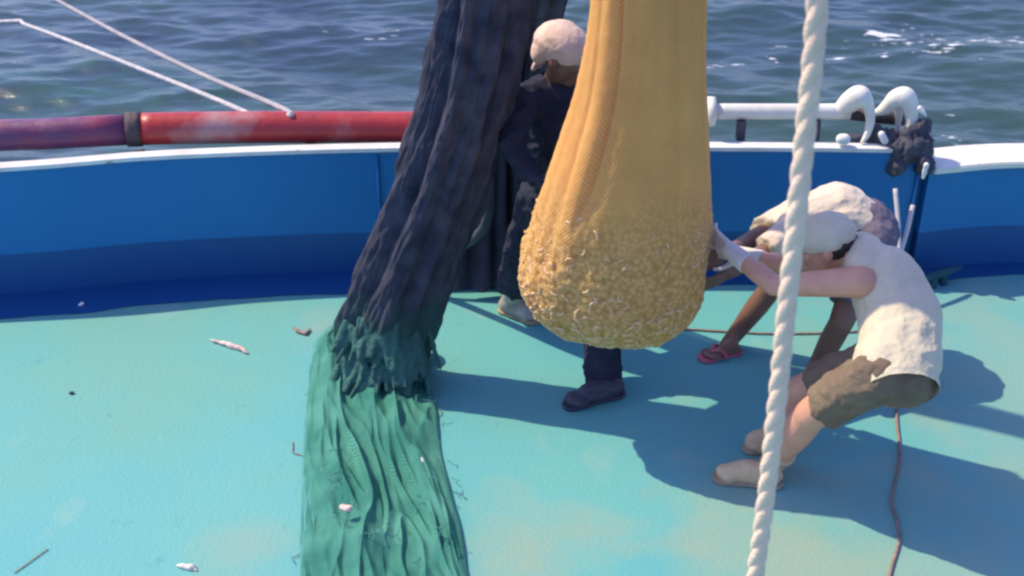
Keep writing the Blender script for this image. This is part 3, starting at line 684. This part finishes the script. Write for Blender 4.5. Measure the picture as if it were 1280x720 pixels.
def boot(name, heel, toe, ankle, knee_dir, m, parent, hshaft=.22, sole=True, w=.044):
    heel, toe, ankle = Vector(heel), Vector(toe), Vector(ankle); d = (toe - heel).normalized(); sd = Vector((-d.y, d.x, 0)).normalized(); L = (toe - heel).length
    bl = Blob()
    bl.cap(heel + d * .035 + Vector((0, 0, .045)), heel + d * .10 + Vector((0, 0, .047)), .040, .044)
    bl.cap(heel + d * .10 + Vector((0, 0, .046)), heel + d * (L - .05) + Vector((0, 0, .036)), .044, .034)
    bl.ball(heel + d * (L - .075) + Vector((0, 0, .034)), (.05, w + .002, .034), Matrix((d, sd, Vector((0, 0, 1)))).transposed())
    bl.ball(heel + d * (L * .45) + Vector((0, 0, .062)), (.09, .040, .045), Matrix((d, sd, Vector((0, 0, 1)))).transposed())
    bl.cap(heel + d * .045 + Vector((0, 0, .05)), ankle, .046, .044)
    top = ankle + Vector(knee_dir).normalized() * hshaft; bl.cone(ankle, top, .046, .062)
    o = bl.build(name, m, parent, .006, 5, .006, (18, 18, 26), wr2=.002)
    if sole:
        bl = Blob(); bl.chain([heel + d * .03 + Vector((0, 0, .014)), heel + d * .12 + Vector((0, 0, .014)), heel + d * (L - .05) + Vector((0, 0, .014))], [.042, .036, .044])
        so = bl.build('sole', M['boot_dark'] if m is M['boot_dark'] else M['sole'], o, .006, 2)
        for v in so.data.vertices: v.co.z = min(max(v.co.z, .002), .020)
        w_ = Vector((0, 0, 0)); 
    return o

# --- man in the tank top -------------------------------------------------
pa = empty('person', (1.2, 3.8, 0), 'crouching person in cream tank top and brown shorts pushing the orange bag', 'person')
pel = at(1118, 448, 3.66); ch = at(1112, 395, 3.82); ch2 = at(1098, 350, 3.93); nk = at(1073, 318, 4.02); hd = at(1034, 306, 4.08)
shN = at(1078, 352, 3.86); shF = at(1068, 318, 4.16)
elN = at(968, 357, 3.98); wrN = at(914, 314, 4.20)
elF = at(972, 330, 4.30); wrF = at(925, 318, 4.40)
hipN = at(1104, 464, 3.60); hipF = at(1112, 450, 3.80)
knN = at(1014, 518, 3.74); anN = at(962, 582, 3.93)
knF = at(1002, 488, 3.98); anF = at(962, 548, 4.14)
bl = Blob()
bl.chain([pel, ch, ch2], [.115, .110, .10]); bl.cap(shN, shF, .060, .060); bl.cap(ch2, nk, .085, .056); bl.cap(nk, hd + Vector((.03, 0, -.02)), .056, .054)
fA = Vector((-1, .28, -.38)); uA = Vector((-.35, .1, 1))
WA, rotA, pickA = add_head(bl, hd, fA, uA, 1.0)
bl.cap(shN, shN.lerp(elN, .5), .060, .050); bl.cap(shN.lerp(elN, .5), elN, .050, .040); bl.cap(elN, elN.lerp(wrN, .4), .040, .040); bl.cap(elN.lerp(wrN, .4), wrN, .040, .027)
bl.cap(shF, elF, .055, .040); bl.cap(elF, wrF, .040, .027)
for h, k, a in ((hipN, knN, anN), (hipF, knF, anF)):
    bl.cap(pel, h, .11, .09); bl.cap(h, k, .092, .064); bl.cap(k, k.lerp(a, .35), .062, .064); bl.cap(k.lerp(a, .35), a, .064, .040)
bodyA = bl.build('body', [M['skin_light'], M['eye'], M['lips'], M['hair']], pa, .0075, 4, pick=pickA)
# gloves
for (w, e, pn, ts) in ((wrN, elN, Vector((-.2, 1, .1)), 1), (wrF, elF, Vector((-.5, -1, 0)), -1)):
    bl = Blob(); d = (w - e).normalized(); add_hand(bl, w, d, pn, ts, .45, 1.0); bl.cone(w - d * .10, w + d * .02, .040, .033)
    bl.build('glove', M['glove'], pa, .0042, 2)
# tank top
bl = Blob(); bk = Vector((.03, -.01, 0))
hem = pel.lerp(ch, -.12); cutn = (hem - ch).normalized()
bl.chain([hem + Vector((-.01, 0, -.005)), pel + bk * .6, ch + bk * 1.1, ch2 + bk * .8], [.140, .145, .148, .132]); bl.cap(hem, hem + cutn * .12 + Vector((.015, 0, 0)), .146, .124)
bl.cap(ch2 + Vector((.01, 0, .02)), nk + Vector((.025, -.01, -.01)), .118, .078)
bl.cap(shN.lerp(nk, .42) + Vector((.02, 0, .01)), shF.lerp(nk, .42) + Vector((.02, 0, .01)), .078, .078)
cutn = (hem - ch).normalized()
tank = bl.build('tank_top', M['cream'], pa, .0075, 5, .006, (8, 8, 14), wr2=.004, cut=[(hem + cutn * .110, cutn)])
# shorts
bl = Blob(); bl.chain([hem.lerp(ch, .1), pel, pel + (pel - ch).normalized() * .06], [.105, .110, .110])
bl.ball(pel + (pel - ch).normalized() * .07 + Vector((.02, 0, 0)), (.112, .112, .108))
for h, k in ((hipN, knN), (hipF, knF)):
    q = h.lerp(k, .82); bl.cap(pel, h, .106, .098); bl.cap(h, h.lerp(k, .5), .100, .094); bl.cone(h.lerp(k, .45), q, .096, .088)
bl.build('shorts', M['shorts'], pa, .008, 4, .010, (14, 14, 14), wr2=.006)
bl = Blob(); q0 = at(1068, 468, 3.68); bl.chain([q0, at(1076, 459, 3.66)], [.011, .011]); bl.build('belt', M['dark'], pa, .004, 2)
boot('boot', atz(975, 607), atz(888, 598), anN, knN - anN, M['boot'], pa, .13)
boot('boot', atz(985, 566), atz(925, 562), anF, knF - anF, M['boot'], pa, .15)
# cap and hair
bl = Blob(); bl.ball(WA(-.004, 0, .042), (.112, .094, .088), rotA)
capA = bl.build('cap', M['cream'], pa, .005, 3, .004, (30, 30, 30), cut=[(WA(0, 0, .012), -(rotA @ Vector((0, 0, 1))))])
bl = Blob(); bl.ball(WA(.100, 0, .038), (.050, .058, .006), rotA); bl.build('peak', M['cream'], capA, .004, 1)
bl = Blob(); bl.ball(WA(-.040, 0, .004), (.070, .082, .066), rotA); bl.ball(WA(-.058, 0, -.045), (.040, .056, .044), rotA); bl.build('hair', M['hair'], pa, .005, 2, .006, (50, 50, 50))

# --- man bent over behind -------------------------------------------------
pb = empty('person', (1.3, 4.7, 0), 'person bent double in pale shirt and pink sandals behind the crouching person', 'person')
hip = at(1080, 290, 4.80); mid = at(1046, 280, 4.84); shc = at(1004, 288, 4.80); nkB = at(974, 300, 4.80); hdB = at(962, 322, 4.76)
sN = at(990, 296, 4.64); sF = at(994, 270, 4.98)
eN = at(938, 326, 4.52); wN = at(910, 342, 4.44); eF = at(930, 305, 4.70); wF = at(905, 318, 4.52)
kL = at(968, 355, 4.80); aL = at(908, 432, 4.86); kR = at(1052, 402, 4.50); aR = at(1014, 470, 4.60)
hL = at(1086, 292, 4.90); hR = at(1092, 300, 4.72)
bl = Blob()
bl.chain([hip, mid, shc], [.115, .13, .115]); bl.cap(sN, sF, .06, .06); bl.cap(shc, nkB, .09, .055); bl.cap(nkB, hdB, .055, .052)
WB, rotB, pickB = add_head(bl, hdB, Vector((-.75, -.25, -.75)), Vector((-.7, .1, .75)), .95)
for s_, e_, w_ in ((sN, eN, wN), (sF, eF, wF)):
    bl.cap(s_, e_, .052, .037); bl.cap(e_, w_, .038, .026)
add_hand(bl, wN, wN - eN, Vector((-.4, .8, .4)), 1, .4, .98); add_hand(bl, wF, wF - eF, Vector((-.6, -.8, .2)), -1, .4, .98)
for h, k, a in ((hL, kL, aL), (hR, kR, aR)):
    bl.cap(hip, h, .10, .088); bl.cap(h, k, .085, .054); bl.cap(k, k.lerp(a, .35), .052, .052); bl.cap(k.lerp(a, .35), a, .052, .034)
def foot(bl, heel, toe, ankle, s=1):
    heel, toe, ankle = Vector(heel), Vector(toe), Vector(ankle); d = (toe - heel).normalized(); sd = Vector((-d.y, d.x, 0)); L = (toe - heel).length; z = Vector((0, 0, .022))
    bl.cap(ankle, heel + d * .04 + z + Vector((0, 0, .02)), .034, .030); bl.cap(heel + d * .03 + z, heel + d * L * .65 + z * 1.1, .028, .030); bl.cap(heel + d * .05 + Vector((0, 0, .06)), heel + d * L * .6 + z, .03, .022)
    for i, o_ in enumerate((-.030, -.015, 0, .014, .027)): bl.cap(heel + d * L * .62 + sd * o_ + z * .9, heel + d * (L - .012 - abs(o_ + .01) * .5) + sd * o_ * 1.15 + Vector((0, 0, .022)), .013, (.011 if i else .014) * .9)
ftL = (atz(925, 440), atz(878, 450)); ftR = (atz(1022, 488), atz(985, 500))
foot(bl, ftL[0], ftL[1], aL); foot(bl, ftR[0], ftR[1], aR)
bl.build('body', [M['skin_dark'], M['eye'], M['lips'], M['hair']], pb, .0065, 3, pick=pickB)
bl = Blob(); u_ = Vector((.0, 0, .012))
bl.chain([hip.lerp(mid, .35) + u_, mid + u_ * 2, shc + u_], [.142, .160, .136]); bl.cap(sN, sF, .078, .078); bl.cap(shc, nkB + Vector((.02, 0, .0)), .11, .070)
bl.cone(sN, sN.lerp(eN, .62), .078, .074); bl.cone(sF, sF.lerp(eF, .62), .078, .080); bl.ball(at(1040, 280, 4.84), (.17, .13, .145))
bl.build('shirt', M['shirt'], pb, .0075, 6, .008, (7, 9, 9), wr2=.006)
bl = Blob(); bl.chain([hip.lerp(mid, .3), hip, hip + Vector((.02, 0, -.06))], [.148, .148, .130])
for h, k in ((hL, kL), (hR, kR)):
    q = h.lerp(k, .8); bl.cap(hip, h, .12, .108); bl.cap(h, h.lerp(k, .45), .105, .09); bl.cone(h.lerp(k, .4), q, .094, .086)
bl.build('shorts', M['grey_cloth'], pb, .008, 4, .010, (14, 14, 14), wr2=.006)
add_hair(WB, rotB, .95, pb)
for h, t in (ftL, ftR):
    d = (t - h).normalized(); sd = Vector((-d.y, d.x, 0)); L = (t - h).length
    bl = Blob(); bl.chain([h + d * .02 + Vector((0, 0, .009)), h + d * L * .5 + Vector((0, 0, .009)), h + d * (L - .02) + Vector((0, 0, .009))], [.034, .030, .042])
    so = bl.build('sandal', M['sandal'], pb, .005, 2)
    for v in so.data.vertices: v.co.z = min(max(v.co.z, .001), .014)
    bm = bmesh.new(); toe = h + d * L * .80 + Vector((0, 0, .038))
    for q in (1, -1): add_tube(bm, spline([toe, h + d * L * .62 + sd * .026 * q + Vector((0, 0, .052)), h + d * L * .45 + sd * .042 * q + Vector((0, 0, .012))], 5), .008, 8)
    from_bm('strap', bm, M['sandal'], so)

# --- man in navy behind the bag -------------------------------------------
pc = empty('person', (.2, 4.75, 0), 'person in navy clothes and pinkish white headscarf standing behind the orange bag', 'person')
hipC = at(700, 235, 4.90); midC = at(697, 180, 4.86); chC = at(692, 130, 4.86); nkC = at(695, 104, 4.84); hdC = at(702, 70, 4.80)
sLC = at(655, 128, 4.74); sRC = at(728, 112, 4.98)
eLC = at(636, 178, 4.62); wLC = at(668, 222, 4.50); eRC = at(770, 150, 4.75); wRC = at(800, 190, 4.62)
hl = at(680, 246, 4.90); hr = at(722, 250, 4.80)
kl = at(652, 312, 5.00); al = at(640, 372, 5.12); kr = at(752, 345, 4.70); ar = at(754, 478, 4.50)
bl = Blob()
bl.chain([hipC, midC, chC], [.12, .115, .125]); bl.cap(sLC, sRC, .06, .06); bl.cap(chC, nkC, .10, .055); bl.cap(nkC, hdC, .054, .052)
WC, rotC, pickC = add_head(bl, hdC, Vector((.95, -.35, -.30)), Vector((.25, -.05, 1)), 1.0)
for s_, e_, w_ in ((sLC, eLC, wLC), (sRC, eRC, wRC)): bl.cap(s_, e_, .05, .038); bl.cap(e_, w_, .038, .027)

for h, k, a in ((hl, kl, al), (hr, kr, ar)): bl.cap(hipC, h, .10, .09); bl.cap(h, k, .088, .058); bl.cap(k, a, .055, .036)
bl.build('body', [M['skin_dark'], M['eye'], M['lips'], M['hair']], pc, .0068, 3, pick=pickC)
bl = Blob(); bl.chain([hipC, midC, chC], [.142, .135, .142]); bl.cap(sLC, sRC, .080, .080); bl.cap(chC, nkC + Vector((0, 0, -.03)), .115, .075)
for s_, e_, w_ in ((sLC, eLC, wLC), (sRC, eRC, wRC)): bl.cap(s_, e_, .075, .058); bl.cap(e_, e_.lerp(w_, .6), .058, .048); bl.cone(e_.lerp(w_, .55), e_.lerp(w_, .9), .048, .044)
for w_, e_, pn_, ts_ in ((wLC, eLC, Vector((.8, -.1, 0)), 1), (wRC, eRC, Vector((-.1, -1, 0)), -1)):
    gb = Blob(); add_hand(gb, w_, w_ - e_, pn_, ts_, .5 if ts_ > 0 else .3, .98, fr=.0105); gb.cone(w_ - (w_ - e_).normalized() * .07, w_ + (w_ - e_).normalized() * .02, .036, .034); gb.build('glove', M['navy'], pc, .0045, 2)
bl.build('jacket', M['navy'], pc, .0075, 4, .014, (12, 12, 14), wr2=.010)
bl = Blob(); bl.cap(hipC + Vector((0, 0, .04)), hipC + Vector((0, 0, -.05)), .145, .135)
for h, k, a, q in ((hl, kl, al, .78), (hr, kr, ar, 1.0)):
    bl.cap(hipC, h, .12, .115); bl.cap(h, k, .112, .085); bl.cap(k, k.lerp(a, .4), .085, .078); bl.cone(k.lerp(a, .35), k.lerp(a, q), .080, .082)
bl.build('trousers', M['navy'], pc, .0075, 4, .012, (12, 12, 14), wr2=.008)
boot('boot', atz(626, 388), atz(676, 406), al, kl - al, M['shoe'], pc, .10)
boot('boot', atz(778, 492), atz(702, 512), ar, kr - ar, M['boot_dark'], pc, .15, w=.05)
# headscarf: cap of cloth with a tail down the nape
bl = Blob(); bl.ball(WC(-.012, 0, .050), (.118, .100, .092), rotC); bl.ball(WC(-.075, 0, .0), (.050, .080, .07), rotC); bl.cap(WC(-.085, .02, -.03), WC(-.100, .03, -.11), .026, .012); bl.cap(WC(.06, 0, .06), WC(.125, 0, .040), .035, .018)
bl.cap(WC(-.085, .045, -.03), WC(-.09, .06, -.10), .025, .014)
bl.build('headscarf', M['scarf'], pc, .005, 5, .006, (9, 9, 9), wr2=.004)

# ---------------------------------------------------------------- small things
bk_ = empty('basket', (.64, 2.78, 0), 'red brown plastic basket at the bottom edge, right of centre, only its rim showing', 'basket')
def ringz(r, z, n=48): return [Vector((.64 + r * math.cos(2 * math.pi * i / n), 2.78 + r * math.sin(2 * math.pi * i / n), z)) for i in range(n + 1)]
bm = bmesh.new(); add_tube(bm, ringz(.24, .27), .012, 10, cap=False); from_bm('rim', bm, M['basket'], bk_)
P = []
for z, r in ((.01, .0), (.01, .19), (.10, .205), (.19, .222), (.27, .236), (.27, .232), (.10, .198), (.02, .182), (.02, .0)):
    P.append([(.64 + max(r, .001) * math.cos(2 * math.pi * i / 48), 2.78 + max(r, .001) * math.sin(2 * math.pi * i / 48), z) for i in range(48)])
grid_mesh('tub', P, M['basket'], bk_, close_u=True)
for k in range(24):
    a = 2 * math.pi * k / 24; bm = bmesh.new() if k == 0 else bm
    add_box(bm, (.64 + .222 * math.cos(a), 2.78 + .222 * math.sin(a), .14), (.02, .008, .22), Matrix.Rotation(a, 3, 'Z'))
from_bm('ribs', bm, M['basket'], bk_, False)

# scraps on deck
blobthing('fish_scrap', [atz(262, 424, .010), atz(282, 430, .012), atz(300, 435, .012), atz(310, 441, .008)], [.005, .013, .014, .006], M['debris'], 'pinkish fish scrap lying on the lit deck left of the net', 'fish', .006)
blobthing('shrimp', [atz(366, 408, .008), atz(372, 414, .011), atz(382, 417, .010), atz(388, 411, .008)], [.004, .010, .009, .004], M['cord'], 'small brown curled shrimp on the deck beside the green netting top', 'shrimp', .004)
blobthing('pebble', [atz(88, 491, .006), atz(91, 491, .006)], .009, M['dark'], 'tiny dark pebble of dirt alone on the deck at left', 'debris', .003)
blobthing('paper_scrap', [atz(222, 707, .006), atz(240, 709, .007), atz(246, 713, .005)], [.006, .014, .006], M['glove'], 'small whitish scrap on the deck near the bottom edge at left', 'scrap', .005)
blobthing('wire_scrap', [atz(18, 716, .004), atz(40, 700, .005), atz(60, 686, .004)], .004, M['cord'], 'thin dark straight wire scrap lying in the bottom left corner', 'wire', 0)
blobthing('wire_scrap', [atz(366, 552, .004), atz(366, 566, .004), atz(384, 571, .005)], .004, M['cord'], 'thin bent wire scrap just left of the green netting', 'wire', 0)
blobthing('shell', [at(100, 382, atz(100, 382).y), at(103, 379, atz(100, 382).y)], .010, M['white'], 'tiny white shell in the bulwark shadow at far left', 'shell', .003)
blobthing('fish_scrap', [atz(428, 634, .12), atz(438, 636, .12)], [.012, .014], M['scarf'], 'small pale pink scrap caught on the green netting', 'fish', .006)
blobthing('fish_scrap', [atz(526, 574, .06), atz(528, 578, .06)], [.009, .008], M['white'], 'tiny white scrap on the right edge of the green netting', 'fish', .004)
